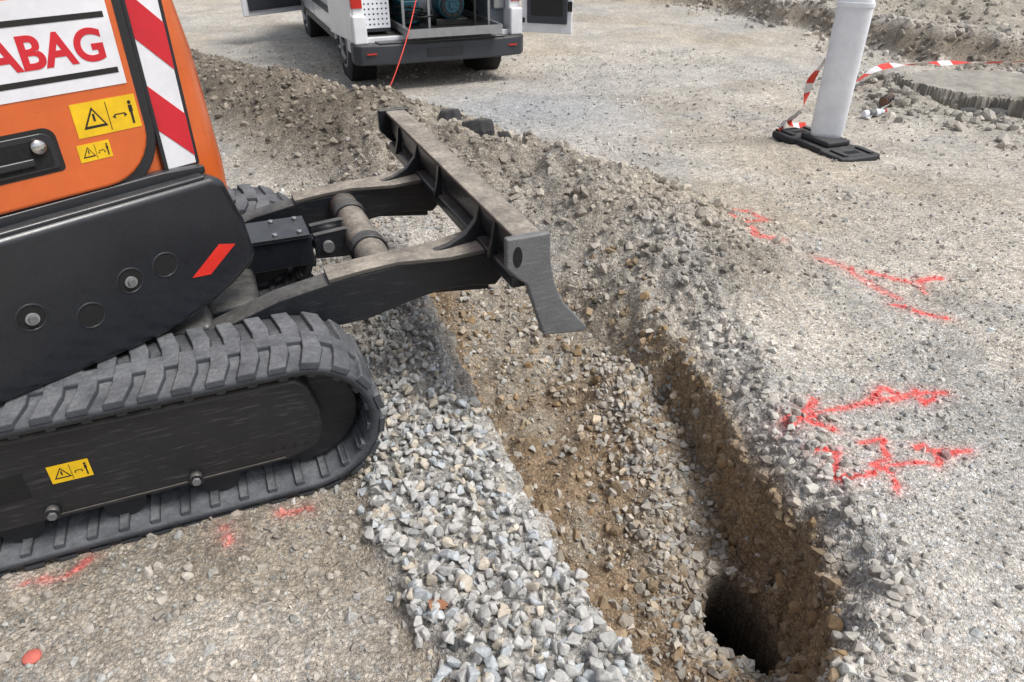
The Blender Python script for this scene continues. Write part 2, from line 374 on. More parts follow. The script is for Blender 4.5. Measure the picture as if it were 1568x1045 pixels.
c=np.clip(colour(x,y,False)*.78+np.array([.40,.375,.335])*.20,0,1)*(1+.24*rng.normal(size=len(x))[:,None]);c=np.clip(c,.05,.6)
stones('mound_stones',x,y,H(x,y)+r*.2,r,c,T_RND)
x,y=scatter(6800,-.95,.6,.85,3.4);k=(rng.random(len(x))<stripmask(x,y)**1.4);x=x[k];y=y[k]
r=rng.uniform(.013,.030,len(x))*np.interp(y,[1,2,3],[1.06,.88,.74])
z=H(x,y)+rng.uniform(-.006,.032,len(x))
stones('crushed_stone',x,y,z,r,tones(len(x),(.50,.49,.465),.13),T_CH,(.62,.98))
x,y=scatter(5000,-1.0,.9,.85,3.4);w=np.exp(-(dpoly(x,y,[(.0,1.0),(-.2,1.5),(-.44,2.2),(-.60,3.0)])/.27)**2)*.2
k=(rng.random(len(x))<w)&holemask(x,y);x=x[k];y=y[k];r=rng.uniform(.008,.022,len(x))
stones('loose_crushed_stone',x,y,H(x,y)+r*.3,r,tones(len(x),(.48,.465,.44),.15),T_CH)
x,y=scatter(5000,-1.9,-.4,2.5,4.4);k=rng.random(len(x))<.5*ss(-.3,.4,fbm(x,y,2,2,120)+.3);x=x[k];y=y[k];r=rng.uniform(.006,.022,len(x))
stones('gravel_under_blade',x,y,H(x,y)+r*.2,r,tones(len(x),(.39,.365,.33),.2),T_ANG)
x,y=scatter(24000,-.4,1.15,1.15,3.5)
w=np.exp(-((x-.58-.10*(2.4-y))/.17)**2)*ss(1.2,1.6,y)*(1-ss(2.9,3.2,y))*.55+.05+.08*ss(2.7,3.1,y)
L_,R_,d_,*_r=trench(x,y);w=w*ss(.3,.8,L_*R_)*(d_>.08)
k=(rng.random(len(x))<w)&holemask(x,y);x=x[k];y=y[k];r=.005+.023*rng.random(len(x))**2.1
stones('trench_rubble',x,y,H(x,y)+r*.3,r,tones(len(x),(.43,.395,.345),.2),T_ANG)
x,y=scatter(30000,-.6,1.2,1.1,3.6);L_,R_,d_,xw_,fl_,fr_,wt_,rr_=trench(x,y)
w=(np.exp(-((xw_-(fr_+wt_)/2)/.07)**2)*.9*(1-ss(2.7,3.1,y))+np.exp(-((L_-.5)/.35)**2)*(L_>.03)*(L_<.97)*.6+.05)*(d_>.06)*(R_>.28)*(L_>.03)
k=(rng.random(len(x))<w)&holemask(x,y);x=x[k];y=y[k];r=.004+.028*rng.random(len(x))**3.4
c=np.clip(tones(len(x),(.30,.228,.15),.16,0),.05,.6)
stones('trench_wall_clods',x,y,H(x,y)+r*.0,r,c,T_RND)
x,y=scatter(20000,.6,1.4,1.0,4.2);L_,R_,d_,xw_,fl_,fr_,wt_,rr_=trench(x,y);w=np.exp(-((xw_-(rr_+wt_)/2-.01)/.12)**2)*.5
k=(rng.random(len(x))<w)&holemask(x,y);x=x[k];y=y[k];r=.003+.026*rng.random(len(x))**4.2
c=np.clip(colour(x,y,False)*(1+.16*rng.normal(size=len(x))[:,None])*1.03,.05,.6)
stones('trench_edge_rubble',x,y,H(x,y)+r*.1,r,c,T_RND)
# ------------------------------------------------------------------ helpers for objects
def empty(name,loc,rz=0):
    e=bpy.data.objects.new(name,None);sc.collection.objects.link(e);e.location=loc;e.rotation_euler=(0,0,rz);e.empty_display_size=.1;return e
def mk(name,V,F,mat,parent=None,bevel=0,smooth=False,seg=2):
    me=bpy.data.meshes.new(name);me.from_pydata([tuple(v) for v in V],[],F);
    bm=bmesh.new();bm.from_mesh(me);bmesh.ops.recalc_face_normals(bm,faces=bm.faces);bm.to_mesh(me);bm.free()
    me.materials.append(mat);ob=bpy.data.objects.new(name,me);sc.collection.objects.link(ob)
    if parent: ob.parent=parent
    if bevel:
        b=ob.modifiers.new('b','BEVEL');b.width=bevel;b.segments=seg;b.limit_method='ANGLE';b.angle_limit=R(35)
        smooth=True
    if smooth:
        for p in me.polygons:p.use_smooth=True
        if bevel:
            w=ob.modifiers.new('w','WEIGHTED_NORMAL');w.keep_sharp=True
    return ob
def box(name,x0,x1,y0,y1,z0,z1,mat,parent=None,bevel=0):
    V=[(x,y,z) for x in (x0,x1) for y in (y0,y1) for z in (z0,z1)]
    F=[(0,1,3,2),(4,6,7,5),(0,4,5,1),(2,3,7,6),(0,2,6,4),(1,5,7,3)]
    return mk(name,V,F,mat,parent,bevel)
def ext(name,pts,d0,d1,mat,parent=None,bevel=0,plane='xz',smooth=False,seg=2):
    n=len(pts)
    f={'xz':lambda p,d:(p[0],d,p[1]),'xy':lambda p,d:(p[0],p[1],d),'yz':lambda p,d:(d,p[0],p[1])}[plane]
    V=[f(p,d0) for p in pts]+[f(p,d1) for p in pts]
    F=[tuple(range(n)),tuple(range(2*n-1,n-1,-1))]+[(i,(i+1)%n,n+(i+1)%n,n+i) for i in range(n)]
    return mk(name,V,F,mat,parent,bevel,smooth,seg)
def cyl(name,p0,p1,r,mat,parent=None,seg=28,r2=None,bevel=0):
    p0=Vector(p0);p1=Vector(p1);d=(p1-p0).normalized();a=d.orthogonal().normalized();b=d.cross(a);r2=r if r2 is None else r2
    V=[p0+(a*math.cos(t)+b*math.sin(t))*r for t in [2*math.pi*i/seg for i in range(seg)]]+[p1+(a*math.cos(t)+b*math.sin(t))*r2 for t in [2*math.pi*i/seg for i in range(seg)]]
    F=[tuple(range(seg)),tuple(range(2*seg-1,seg-1,-1))]+[(i,(i+1)%seg,seg+(i+1)%seg,seg+i) for i in range(seg)]
    ob=mk(name,V,F,mat,parent,bevel)
    if not bevel:
        for p in ob.data.polygons:
            if len(p.vertices)==4:p.use_smooth=True
    return ob
def sphere(name,c,r,mat,parent=None,sc3=(1,1,1)):
    bm=bmesh.new();bmesh.ops.create_uvsphere(bm,u_segments=20,v_segments=12,radius=r);me=bpy.data.meshes.new(name);bm.to_mesh(me);bm.free()
    for p in me.polygons:p.use_smooth=True
    me.materials.append(mat);ob=bpy.data.objects.new(name,me);sc.collection.objects.link(ob);ob.location=c;ob.scale=sc3
    if parent:ob.parent=parent
    return ob
def text(name,s,x,z,y,size,mat,parent,align='RIGHT',off=0,sx=1,rot=None):
    cu=bpy.data.curves.new(name,'FONT');cu.body=s;cu.size=size;cu.align_x=align;cu.extrude=.0006;cu.offset=off
    ob=bpy.data.objects.new(name,cu);sc.collection.objects.link(ob)
    dg=bpy.context.evaluated_depsgraph_get();me=bpy.data.meshes.new_from_object(ob.evaluated_get(dg))
    bpy.data.objects.remove(ob);o2=bpy.data.objects.new(name,me);sc.collection.objects.link(o2)
    me.materials.clear();me.materials.append(mat);o2.parent=parent;o2.location=(x,y,z);o2.rotation_euler=rot or (R(90),0,0);o2.scale=(sx,1,1);return o2
# ------------------------------------------------------------------ mini excavator
EX=empty('mini_excavator',(0,0,0))
UC=empty('undercarriage',(-.862,2.586,0),math.atan2(.383,.924));UC.parent=EX
def warn(name,parent,c,w,h,ori=0,icon=True):
    x,y,z=c
    box(name,x-w/2,x+w/2,y-.001,y,z-h/2,z+h/2,YEL,parent)
    def tri(cx,cz,r,yy,mat): 
        mk(name+'_tri',[(cx-r,yy,cz-r*.75),(cx+r,yy,cz-r*.75),(cx,yy,cz+r*.95)],[(0,1,2)],mat,parent)
    r=h*.36;cx=x-w*.2
    tri(cx,z,r,y-.0016,INK);tri(cx,z-.0,r*.72,y-.0022,YEL)
    box(name+'_mark',cx-r*.09,cx+r*.09,y-.003,y-.0025,z-r*.2,z+r*.4,INK,parent)
    box(name+'_rule',x+w*.02,x+w*.03,y-.002,y-.0015,z-h*.42,z+h*.42,INK,parent)
    cx=x+w*.24
    box(name+'_i1',cx-w*.12,cx+w*.05,y-.002,y-.0015,z-h*.02,z+h*.01,INK,parent)
    for xx,sg in ((cx-w*.16,1),(cx+w*.08,-1)):
        mk(name+'_arrow',[(xx,y-.002,z-.005),(xx+sg*w*.05,y-.002,z-.005-h*.06),(xx+sg*w*.05,y-.002,z-.005+h*.06)],[(0,1,2)],INK,parent)
    px=cx+w*.15
    box(name+'_person_legs',px-w*.018,px+w*.018,y-.002,y-.0015,z-h*.36,z,INK,parent)
    box(name+'_person_body',px-w*.03,px+w*.03,y-.002,y-.0015,z,z+h*.2,INK,parent)
    cyl(name+'_person_head',(px,y-.002,z+h*.28),(px,y-.0015,z+h*.28),h*.055,INK,parent,12)
def track(tag,b0,b1):
    c0,c1=-.12,-2.0;r=.228;zc=.255
    straight=c0-c1;arc=math.pi*r;per=2*straight+2*arc
    def P(s):
        s%=per
        if s<straight: return (c1+s, zc+r,0,1)
        s-=straight
        if s<arc:
            t=math.pi/2-s/r;return (c0+r*math.cos(t),zc+r*math.sin(t),math.cos(t),math.sin(t))
        s-=arc
        if s<straight: return (c0-s,zc-r,0,-1)
        s-=straight;t=-math.pi/2-s/r;return (c1+r*math.cos(t),zc+r*math.sin(t),math.cos(t),math.sin(t))
    V=[];F=[];n=240
    for i in range(n):
        a,z,na,nz=P(per*i/n)
        for dd in (-.014,.016):
            for b in (b0+.004,b1-.004): V.append((a+na*dd,b,z+nz*dd))
    for i in range(n):
        j=(i+1)%n;A=4*i;B=4*j
        F+=[(A+2,A+3,B+3,B+2),(A,B,B+1,A+1),(A,A+2,B+2,B),(A+1,B+1,B+3,A+3)]
    mk('track_belt_'+tag,V,F,RUB,UC,0,True)
    k=round(per/.088);pitch=per/k;V=[];F=[]
    bmid=(b0+b1)/2;w=(b1-b0)
    def lug(s,pts,h0,h1,tap=.84):
        o=len(V);m=len(pts);cs=sum(p[0] for p in pts)/m;cb_=sum(p[1] for p in pts)/m
        for lev,(h,tp) in enumerate(((h0,1),(h1-.005,(1+tap)/2+.04),(h1,tap))):
            for ds,b in pts:
                a,z,na,nz=P(s+cs+(ds-cs)*tp);bb=cb_+(b-cb_)*(1-(1-tp)*.35);V.append((a+na*h,bb,z+nz*h))
        F.append(tuple(range(o+2*m,o+3*m)))
        for L in range(2):
            for i in range(m): F.append((o+L*m+i,o+L*m+(i+1)%m,o+(L+1)*m+(i+1)%m,o+(L+1)*m+i))
    for i in range(k):
        s=i*pitch
        j1=random.uniform(-.002,.002);hh_=.032+random.uniform(-.0015,.0015)
        lug(s+j1,[(-.038,b0),(.016,b0),(.038,b0+w*.26),(.036,b0+w*.60),(-.014,b0+w*.60),(-.018,b0+w*.30)],.012,hh_)
        lug(s+pitch/2+j1,[(-.038,b1),(-.018,b1-w*.30),(-.014,b1-w*.60),(.036,b1-w*.60),(.038,b1-w*.26),(.016,b1)],.012,hh_)
        lug(s,[(-.018,bmid-.035),(.018,bmid-.035),(.018,bmid+.035),(-.018,bmid+.035)],-.012,-.05,.7)
        lug(s,[(-.014,b0+.01),(.014,b0+.01),(.014,b1-.01),(-.014,b1-.01)],-.012,-.024,.8)
    mk('track_lugs_'+tag,V,F,RUB,UC,.004)
    s=1 if b0<0 else -1; bo=b0 if b0<0 else b1
    pts=[(-1.85,.125),(-.19,.135),(-.085,.165),(-.060,.21),(-.058,.30),(-.085,.405),(-.12,.435),(-1.85,.44)]
    ext('track_frame_'+tag,pts,bo+s*.035,bo+s*.26,FRM,UC,.014,seg=3)
    ext('frame_lip_'+tag,[(-1.85,.425),(-.12,.420),(-.09,.43),(-.14,.452),(-1.85,.462)],bo+s*.06,bo+s*.2,DUSTY,UC,.006)
    for cx in (c0,c1):
        cyl('idler_'+tag,(cx,bmid-.05,zc),(cx,bmid+.05,zc),.175,FRM,UC,40,bevel=.01)
        cyl('idler_hub_'+tag,(cx,bmid-.09,zc),(cx,bmid+.09,zc),.07,BLKD,UC,24)
        cyl('idler_rim_'+tag,(cx,bo+s*.10,zc),(cx,bo+s*.14,zc),.19,FRM,UC,40,bevel=.01)
    for q in range(6):
        a=-.40-.28*q;cyl('roller_'+tag,(a,bo+s*.08,.10),(a,bo+s*.26,.10),.06,RUBP,UC,20)
    if b0<0:
        for a,z in ((-.85,.170),(-.46,.165),(-1.3,.17)):
            cyl('frame_bolt',(a,bo+s*.036,z),(a,bo+s*.012,z),.021,BLKD,UC,20);cyl('frame_bolt_head',(a,bo+s*.013,z),(a,bo+s*.003,z),.013,WORN,UC,6)
        for a in (-.12,-.155,-.19,-.225): cyl('bolt_hole',(a,bo+s*.0350,.19),(a,bo+s*.0335,.19),.006,DARK,UC,10)
        box('frame_opening',-.98,-.885,bo+s*.0325,bo+s*.04,.235,.32,DARK,UC)
        box('frame_step',-1.2,-.99,bo+s*.01,bo+s*.04,.20,.34,FRM,UC,.01)
        ext('frame_rib',[(-.86,.140),(-.20,.148),(-.19,.156),(-.86,.152)],bo+s*.030,bo+s*.036,FRM,UC,.002)
        warn('frame_sticker',UC,(-.77,bo+s*.033,.295),.105,.062)
track('near',-.84,-.50);track('far',.50,.84)
box('chassis',-1.7,-.32,-.47,.47,.24,.50,BLKD,UC,.03)
cyl('slew_ring',(-.95,0,.50),(-.95,0,.56),.42,BLKD,UC,40)
box('chassis_nose',-.35,-.16,-.36,.36,.34,.50,BLKD,UC,.03)
ARMS=((-1,'near',-.50,-.405),(1,'far',.285,.375))
for s,t,y0,y1 in ARMS:
    pts=[(-.5,.36),(-.5,.42),(-.31,.49),(-.11,.555),(.10,.592),(.30,.607),(.48,.605),(.60,.62),(.66,.64),(.72,.52),(.66,.46),(.57,.475),(.47,.48),(.38,.468),(.28,.445),(.18,.42),(.05,.415),(-.15,.43)]
    ext('blade_arm_'+t,pts,y0,y1,BLKD,UC,.008)
    top=[(.06,.588),(.18,.602),(.30,.610),(.48,.608),(.62,.625)]
    V=[];F=[]
    for i,(a,z) in enumerate(top):
        e=.004+.045*max(0,(a-.3)/.3)
        V+=[(a,y0-e,z-.002),(a,y1+e,z-.002),(a,y1+e,z+.014),(a,y0-e,z+.014)]
    for i in range(len(top)-1):
        A=4*i;B=A+4;F+=[(A+k_,A+(k_+1)%4,B+(k_+1)%4,B+k_) for k_ in range(4)]
    F+=[(0,1,2,3),(len(V)-4,len(V)-1,len(V)-2,len(V)-3)]
    mk('arm_top_flange_'+t,V,F,DUSTY,UC,.003)
    ym=(y0+y1)/2
    ext('arm_gusset_'+t,[(.64,.77),(.64,.62),(.44,.622),(.50,.635),(.56,.665),(.60,.71),(.615,.77)],ym-.014,ym+.014,BLKD,UC,.003)
    ext('arm_side_gusset_'+t,[(.64,.52),(.64,.50),(.40,.47),(.64,.44)],ym-.03,ym+.03,BLKD,UC,.003)
cyl('cross_tube',(.26,-.41,.545),(.26,.32,.545),.063,DUSTY,UC,32)
for b in (-.2,.15): cyl('tube_collar',(.26,b-.03,.545),(.26,b+.03,.545),.072,BLKD,UC,32,bevel=.005)
box('lift_ram_cover',-.28,.07,-.085,.085,.47,.59,BLK,UC,.008)
box('lift_ram_top_plate',-.28,.065,-.10,.10,.592,.604,BLK,UC,.003)
for a in (-.06,.03):
    for b in (-.07,.07): cyl('plate_bolt',(a,b,.604),(a,b,.613),.010,STEEL,UC,6)
cyl('ram_rod',(.05,0,.53),(.22,0,.535),.03,CHR,UC,20)
for b in (-.05,.05): ext('ram_clevis',[(.08,.48),(.22,.47),(.27,.50),(.27,.58),(.20,.59),(.08,.58)],b-.014,b+.014,BLKD,UC,.004)
cyl('ram_pin',(.13,-.085,.53),(.13,.085,.53),.022,WORN,UC,16)
bl=[(.615,.775),(.69,.775),(.695,.70),(.712,.62),(.75,.54),(.845,.425),(.825,.42),(.73,.50),(.69,.56),(.665,.62),(.635,.66),(.62,.70)]
ext('blade_plate',bl,-.80,.80,BLKD,UC,.003)
box('blade_top_rail',.602,.700,-.82,.82,.776,.792,DUSTY,UC,.006)
box('blade_back_rail',.60,.66,-.80,.80,.60,.65,BLKD,UC,.01)
ep=[(.565,.80),(.715,.80),(.72,.70),(.735,.62),(.77,.54),(.865,.425),(.86,.405),(.70,.425),(.66,.55),(.635,.63),(.60,.66),(.565,.70)]
for s,t in ((-1,'near'),(1,'far')):
    y0,y1=(-.845,-.815) if s<0 else (.815,.845)
    ext('blade_end_'+t,ep,y0,y1,WORN if s<0 else BLKD,UC,.008)
    for side in ((y0-.0012,y0-.0006),(y1+.0006,y1+.0012)):
        ext('lifting_eye_'+t,[(.602+.016*math.cos(q)*1.0,.735+.036*math.sin(q)) for q in [2*math.pi*i/20 for i in range(20)]],side[0],side[1],DARK,UC)
for b in (-.62,.62,0.0): ext('blade_rib',[(.62,.77),(.62,.64),(.585,.64),(.60,.70),(.61,.77)],b-.01,b+.01,BLKD,UC)
# ---- house
HS=empty('house',(-.93,2.17,0),math.atan2(.766,.643));HS.parent=EX
def rplan(x0,x1,y0,y1,r,seg=8,rl=None):
    pts=[]
    for cx,cy,a0 in ((x1-r,y0+r,-90),(x1-r,y1-r,0),(x0+r,y1-r,90),(x0+r,y0+r,180)):
        for i in range(seg+1):
            t=R(a0+90*i/seg);pts.append((cx+r*math.cos(t),cy+r*math.sin(t)))
    return pts
def loft(name,levels,mat,parent,bevel=0):
    V=[];F=[];n=len(levels[0][1])
    for z,p in levels: V+=[(a,b,z) for a,b in p]
    for L in range(len(levels)-1):
        for i in range(n): F.append((L*n+i,L*n+(i+1)%n,(L+1)*n+(i+1)%n,(L+1)*n+i))
    F+=[tuple(range(n)),tuple(range(len(V)-n,len(V)))]
    return mk(name,V,F,mat,parent,bevel,True)
loft('orange_side_shell',[(.80,rplan(-1.58,.125,.04,1.38,.17)),(.95,rplan(-1.58,.125,.035,1.38,.17)),(1.3,rplan(-1.57,.10,.04,1.37,.16)),(1.55,rplan(-1.55,.065,.06,1.35,.15)),(1.66,rplan(-1.52,.03,.10,1.32,.12)),(1.70,rplan(-1.45,-.03,.16,1.26,.08))],ORANGE,HS,.01)
def rr_poly(x0,x1,z0,z1,rb,seg=8):
    pts=[]
    for cx,cz,a0 in ((x1-rb,z0+rb,-90),(x1-.03,z1-.03,0),(x0+.03,z1-.03,90),(x0+rb,z0+rb,180)):
        rr_=rb if cz<(z0+z1)/2 else .03
        for i in range(seg+1):
            t=R(a0+90*i/seg);pts.append((cx+rr_*math.cos(t),cz+rr_*math.sin(t)))
    return pts
ext('panel_seal',rr_poly(-1.42,-.135,.965,1.64,.16),.012,.05,BLK,HS,.006)
ext('orange_hatch',rr_poly(-1.40,-.165,1.0,1.62,.14),-.006,.03,ORANGE,HS,.012,seg=3)
ext('seal_strip',[(-1.45,.955),(-.02,.965),(-.02,.99),(-.15,1.0),(-1.45,.99)],.0,.04,BLK,HS,.006)
box('logo_plate',-.95,-.187,-.0085,-.0065,1.262,1.485,WPLATE,HS)
box('logo_bar_low',-.93,-.20,-.0097,-.0087,1.292,1.306,INK,HS)
box('logo_bar_top',-.93,-.20,-.0097,-.0087,1.428,1.442,INK,HS)
text('logo_text','STRABAG',-.216,1.330,-.0092,.108,REDP,HS,'RIGHT',.0030,.98)
box('stripe_plate',-.125,-.030,.028,.034,.995,1.62,WPLATE,HS,.002)
zz=.70
while zz<1.7:
    x0,x1=-.125,-.030;sl=.10;zb=zz+.068;hgt=.125
    P4=[(x0,zb+sl),(x1,zb),(x1,zb+hgt),(x0,zb+hgt+sl)]
    P4=[(a,min(max(b,.997),1.618)) for a,b in P4]
    if P4[2][1]-P4[1][1]>.002 or P4[3][1]-P4[0][1]>.002:
        ext('red_stripe',P4,.0262,.0274,REDP,HS)
    zz+=.25
box('corner_channel',-.135,-.122,.018,.04,.99,1.66,BLK,HS,.003)
box('corner_channel_r',-.030,-.018,.030,.05,.99,1.66,BLK,HS,.003)
ext('handle_recess',rr_poly(-.62,-.40,1.075,1.19,.012),-.0075,-.0065,INK,HS)
ext('handle_bezel',rr_poly(-.61,-.41,1.085,1.18,.01),-.014,-.0078,BLK,HS,.004)
ext('handle_pocket',rr_poly(-.60,-.425,1.093,1.165,.01),-.0148,-.0141,DARK,HS)
box('handle_bar',-.60,-.47,-.024,-.016,1.105,1.125,BLK,HS,.004)
sphere('latch_knob',(-.452,-.022,1.15),.019,CHR,HS,(1,.5,1))
warn('warning_sticker',HS,(-.262,-.0065,1.188),.17,.088)
warn('small_warning_sticker',HS,(-.318,-.0065,1.105),.085,.046)
sk=[(-1.60,.955),(-.03,.965),(.012,.945),(.055,.80),(.07,.68),(.055,.645),(-.03,.595),(-.12,.56),(-.24,.525),(-.40,.515),(-1.60,.52)]
ext('counterweight_skirt',sk,-.045,1.2,BLK,HS,.026,seg=4)
ext('skirt_ledge',[(-1.58,.945),(-.05,.955),(-.04,.972),(-1.58,.966)],-.035,.03,BLK,HS,.006)
def bolt(x,z,r,hexh=True):
    cyl('skirt_hole',(x,-.0462,z),(x,-.0452,z),r,DARK,HS,24)
    n=28;V=[];F=[]
    for i in range(n):
        t=2*math.pi*i/n
        for rr_,yy in ((r*1.0,-.0455),(r*1.08,-.0485),(r*1.2,-.0455)):V.append((x+rr_*math.cos(t),yy,z+rr_*math.sin(t)))
    for i in range(n):
        j=(i+1)%n
        F+=[(3*i,3*i+1,3*j+1,3*j),(3*i+1,3*i+2,3*j+2,3*j+1)]
    mk('skirt_hole_lip',V,F,BLK,HS,0,True)
    if hexh:
        cyl('washer',(x,-.051,z-.003),(x,-.0463,z-.003),r*.52,STEEL,HS,20);cyl('bolt_head',(x,-.060,z-.003),(x,-.051,z-.003),r*.34,WORN,HS,6)
bolt(-.345,.735,.034);bolt(-.235,.745,.034,False);bolt(-.615,.73,.034);bolt(-.475,.675,.034,False);bolt(-.95,.73,.034);bolt(-.80,.64,.034,False)
ext('reflector',[(-.165,.675),(-.105,.665),(-.002,.735),(-.055,.752)],-.0475,-.0455,REDR,HS)
box('cab_roof',-1.35,-.10,.55,1.35,2.42,2.48,BLK,HS,.03)
for xx in (-1.32,-.16):
    for yy in (.58,1.30): box('cab_post',xx,xx+.05,yy,yy+.05,1.68,2.43,BLK,HS,.01)
box('cab_glass_r',-.135,-.125,.62,1.30,1.69,2.42,GLASS,HS);box('cab_glass_b',-1.3,-.15,.60,.61,1.69,2.42,GLASS,HS)
# ------------------------------------------------------------------ van
VN=empty('van',(-1.10,9.18,-.155),R(21.7))
def archpts(cy,r,z0):
    return [(cy+r*math.cos(math.pi-math.pi*i/12),z0+r*math.sin(math.pi-math.pi*i/12)*1.02) for i in range(13)]
side=[(-.84,.36)]+archpts(0,.40,.36)+archpts(3.2,.40,.36)+[(4.02,.36),(4.12,.62),(4.02,.95),(3.25,1.18),(2.55,1.88),(2.2,1.95),(-.70,1.95),(-.80,1.7),(-.86,1.0)]
for s,t in ((-1,'left'),(1,'right')):
    x0,x1=(-.935,-.895) if s<0 else (.895,.935)
    ext('side_panel_'+t,side,x0,x1,WHITE,VN,.012,plane='yz')
    xo=-.937 if s<0 else .937
    box('side_moulding_'+t,min(xo,xo+s*.012),max(xo,xo+s*.012),.45,2.75,.62,.70,BUMP,VN,.004)
    box('side_sill_'+t,min(xo,xo+s*.006),max(xo,xo+s*.006),.42,2.78,.36,.44,BUMP,VN,.004)
    ext('side_window_'+t,[(2.0,1.1),(3.15,1.1),(2.5,1.75),(2.0,1.78)],xo,xo+s*.004,GLASS,VN,plane='yz')
    for yy in (.44,1.95,2.98): box('panel_gap_'+t,min(xo,xo+s*.001),max(xo,xo+s*.001),yy,yy+.01,.40,1.85,INK,VN)
    box('tail_lamp_'+t,min(xo,s*.82),max(xo,s*.82),-.885,-.80,.84,1.30,LAMP,VN,.01)
    box('rear_pillar_'+t,min(s*.80,s*.93),max(s*.80,s*.93),-.87,-.60,.42,1.92,WHITE,VN,.02)
    for cy in (0,3.2):
        cyl('wheel_well',(s*.62,cy,.36),(s*.90,cy,.36),.42,DARK,VN,32)
        xa,xb=s*.70,s*.905
        cyl('tyre',(xa,cy,.32),(xb,cy,.32),.325,TIRE,VN,40,bevel=.03)
        cyl('rim',(s*.89,cy,.32),(s*.912,cy,.32),.205,STEEL,VN,32)
        cyl('rim_dark',(s*.9125,cy,.32),(s*.914,cy,.32),.17,DARK,VN,32)
        for q in range(5):
            t2=q*2*math.pi/5
            cyl('rim_spoke',(s*.916,cy,.32),(s*.916,cy+.17*math.cos(t2),.32+.17*math.sin(t2)),.025,STEEL,VN,8)
        cyl('hub_cap',(s*.91,cy,.32),(s*.93,cy,.32),.055,STEEL,VN,20)
V=[];F=[];prof=[(-.80,1.95),(2.2,1.95),(2.55,1.88),(3.25,1.18),(4.02,.95),(4.12,.62),(4.02,.3)]
for y_,z_ in prof: V+=[(-.90,y_,z_),(.90,y_,z_)]
for i in range(len(prof)-1): F.append((2*i,2*i+1,2*i+3,2*i+2))
mk('roof_and_front',V,F,WHITE,VN)
box('cargo_floor',-.88,.88,-.82,1.9,.50,.55,BUMP,VN);box('underbody',-.86,.86,-.7,3.9,.30,.49,DARK,VN)
box('partition',-.88,.88,1.85,1.9,.55,1.93,DARK,VN);box('front_box',-.88,.88,1.95,3.2,.5,1.0,DARK,VN)
for s in (-1,1): box('inner_lining',min(s*.86,s*.892),max(s*.86,s*.892),-.6,1.85,.55,1.9,LINER,VN)
ext('rear_bumper',[(-.96,-.72),(-.965,-.90),(-.90,-.98),(-.6,-1.03),(.6,-1.03),(.90,-.98),(.965,-.90),(.96,-.72)],.30,.50,BUMP,VN,.02,plane='xy')
ext('bumper_step',[(-.72,-.86),(-.70,-1.0),(.70,-1.0),(.72,-.86)],.495,.52,BLK,VN,.006,plane='xy')
box('white_sill',-.80,.80,-.865,-.80,.50,.555,WHITE,VN,.006)
box('number_plate_recess',-.2,.2,-1.036,-1.02,.36,.44,BLK,VN)
for s in (-1,1): box('bumper_corner_white',min(s*.80,s*.945),max(s*.80,s*.945),-.93,-.80,.50,.78,WHITE,VN,.02); 
for s in (-1,1): box('bumper_reflector',min(s*.74,s*.84),max(s*.74,s*.84),-1.016,-1.0,.41,.425,LAMP,VN)
text('side_lettering','LEITUNGSBAU',-.9385,.80,1.7,.14,INK,VN,'LEFT',0,1,(R(90),0,R(-90)))
def door(name,hx,ang,flip,w=.80,inner=-1):
    D=empty(name,(hx,-.86,0),R(ang));D.parent=VN
    x0,x1=(0,w) if not flip else (-w,0)
    a,b=(-.03,.0)
    box('door_skin',x0,x1,a,b,.52,1.92,WHITE,D,.012)
    q=(lambda d0,d1:(a-d1,a-d0)) if inner<0 else (lambda d0,d1:(b+d0,b+d1))
    i0,i1=q(.0005,.03);box('door_inner',x0+.07,x1-.05,i0,i1,.62,1.15,BUMP,D,.012)
    i0,i1=q(.0305,.032);box('door_pocket',x0+.12,x1-.10,i0,i1,.70,.98,INK,D)
    i0,i1=q(.0005,.008);box('door_glass',x0+.1,x1-.1,i0,i1,1.22,1.8,GLASS,D)
    box('door_latch',x1-.05 if not flip else x0,x1 if not flip else x0+.05,i0,i1,.75,.85,INK,D)
    return D
door('rear_door_right',.965,-40,False,.58)
door('rear_door_left',-.955,97,False,.78)
for z in (.62,.95): box('hinge_r',.90,1.0,-.91,-.86,z,z+.05,INK,VN)
D=empty('front_door_left',(-.94,3.0,0),R(-62));D.parent=VN
box('door_skin',-.02,.02,-1.0,0,.38,1.15,WHITE,D,.015);box('door_liner',.021,.05,-.92,-.06,.45,1.1,BUMP,D,.01)
box('slide_tray',-.42,.62,-1.12,.5,.575,.605,STEEL,VN,.004)
for xx in (-.42,.60): box('tray_rail',xx,xx+.03,-1.12,.6,.605,.65,STEEL,VN)
box('tray_lip',-.42,.62,-1.13,-1.115,.565,.65,STEEL,VN)
box('tray_mat',-.38,.58,-1.10,.4,.606,.612,INK,VN)
cyl('compressor_motor',(.18,-.75,.82),(.18,-.45,.82),.15,TEAL,VN,32,bevel=.02)
cyl('motor_fan_guard',(.18,-.77,.82),(.18,-.751,.82),.125,INK,VN,32)
for q in range(8):
    t=q*math.pi/4;cyl('fan_spoke',(.18,-.775,.82),(.18+.12*math.cos(t),-.775,.82+.12*math.sin(t)),.006,TEAL,VN,6)
cyl('fan_hub',(.18,-.79,.82),(.18,-.77,.82),.035,TEAL,VN,16)
for q in range(3): cyl('fan_ring',(.18,-.772-.002*q,.82),(.18,-.7735-.002*q,.82),.12-.04*q,TEAL if q%2 else INK,VN,32)
box('motor_box',.05,.31,-.7,-.5,.95,1.08,TEAL,VN,.015);box('motor_feet',.0,.36,-.74,-.44,.61,.68,INK,VN,.01)
cyl('pressure_tank',(-.22,-.1,.75),(.45,-.1,.75),.15,LINER,VN,28,bevel=.03)
for xx in (-.40,-.12,.56,.40): 
    box('rack_post',xx,xx+.025,-.85,-.825,.60,1.7,STEEL if xx!=.40 else INK,VN)
    box('rack_post_back',xx,xx+.03,.3,.33,.60,1.7,STEEL,VN)
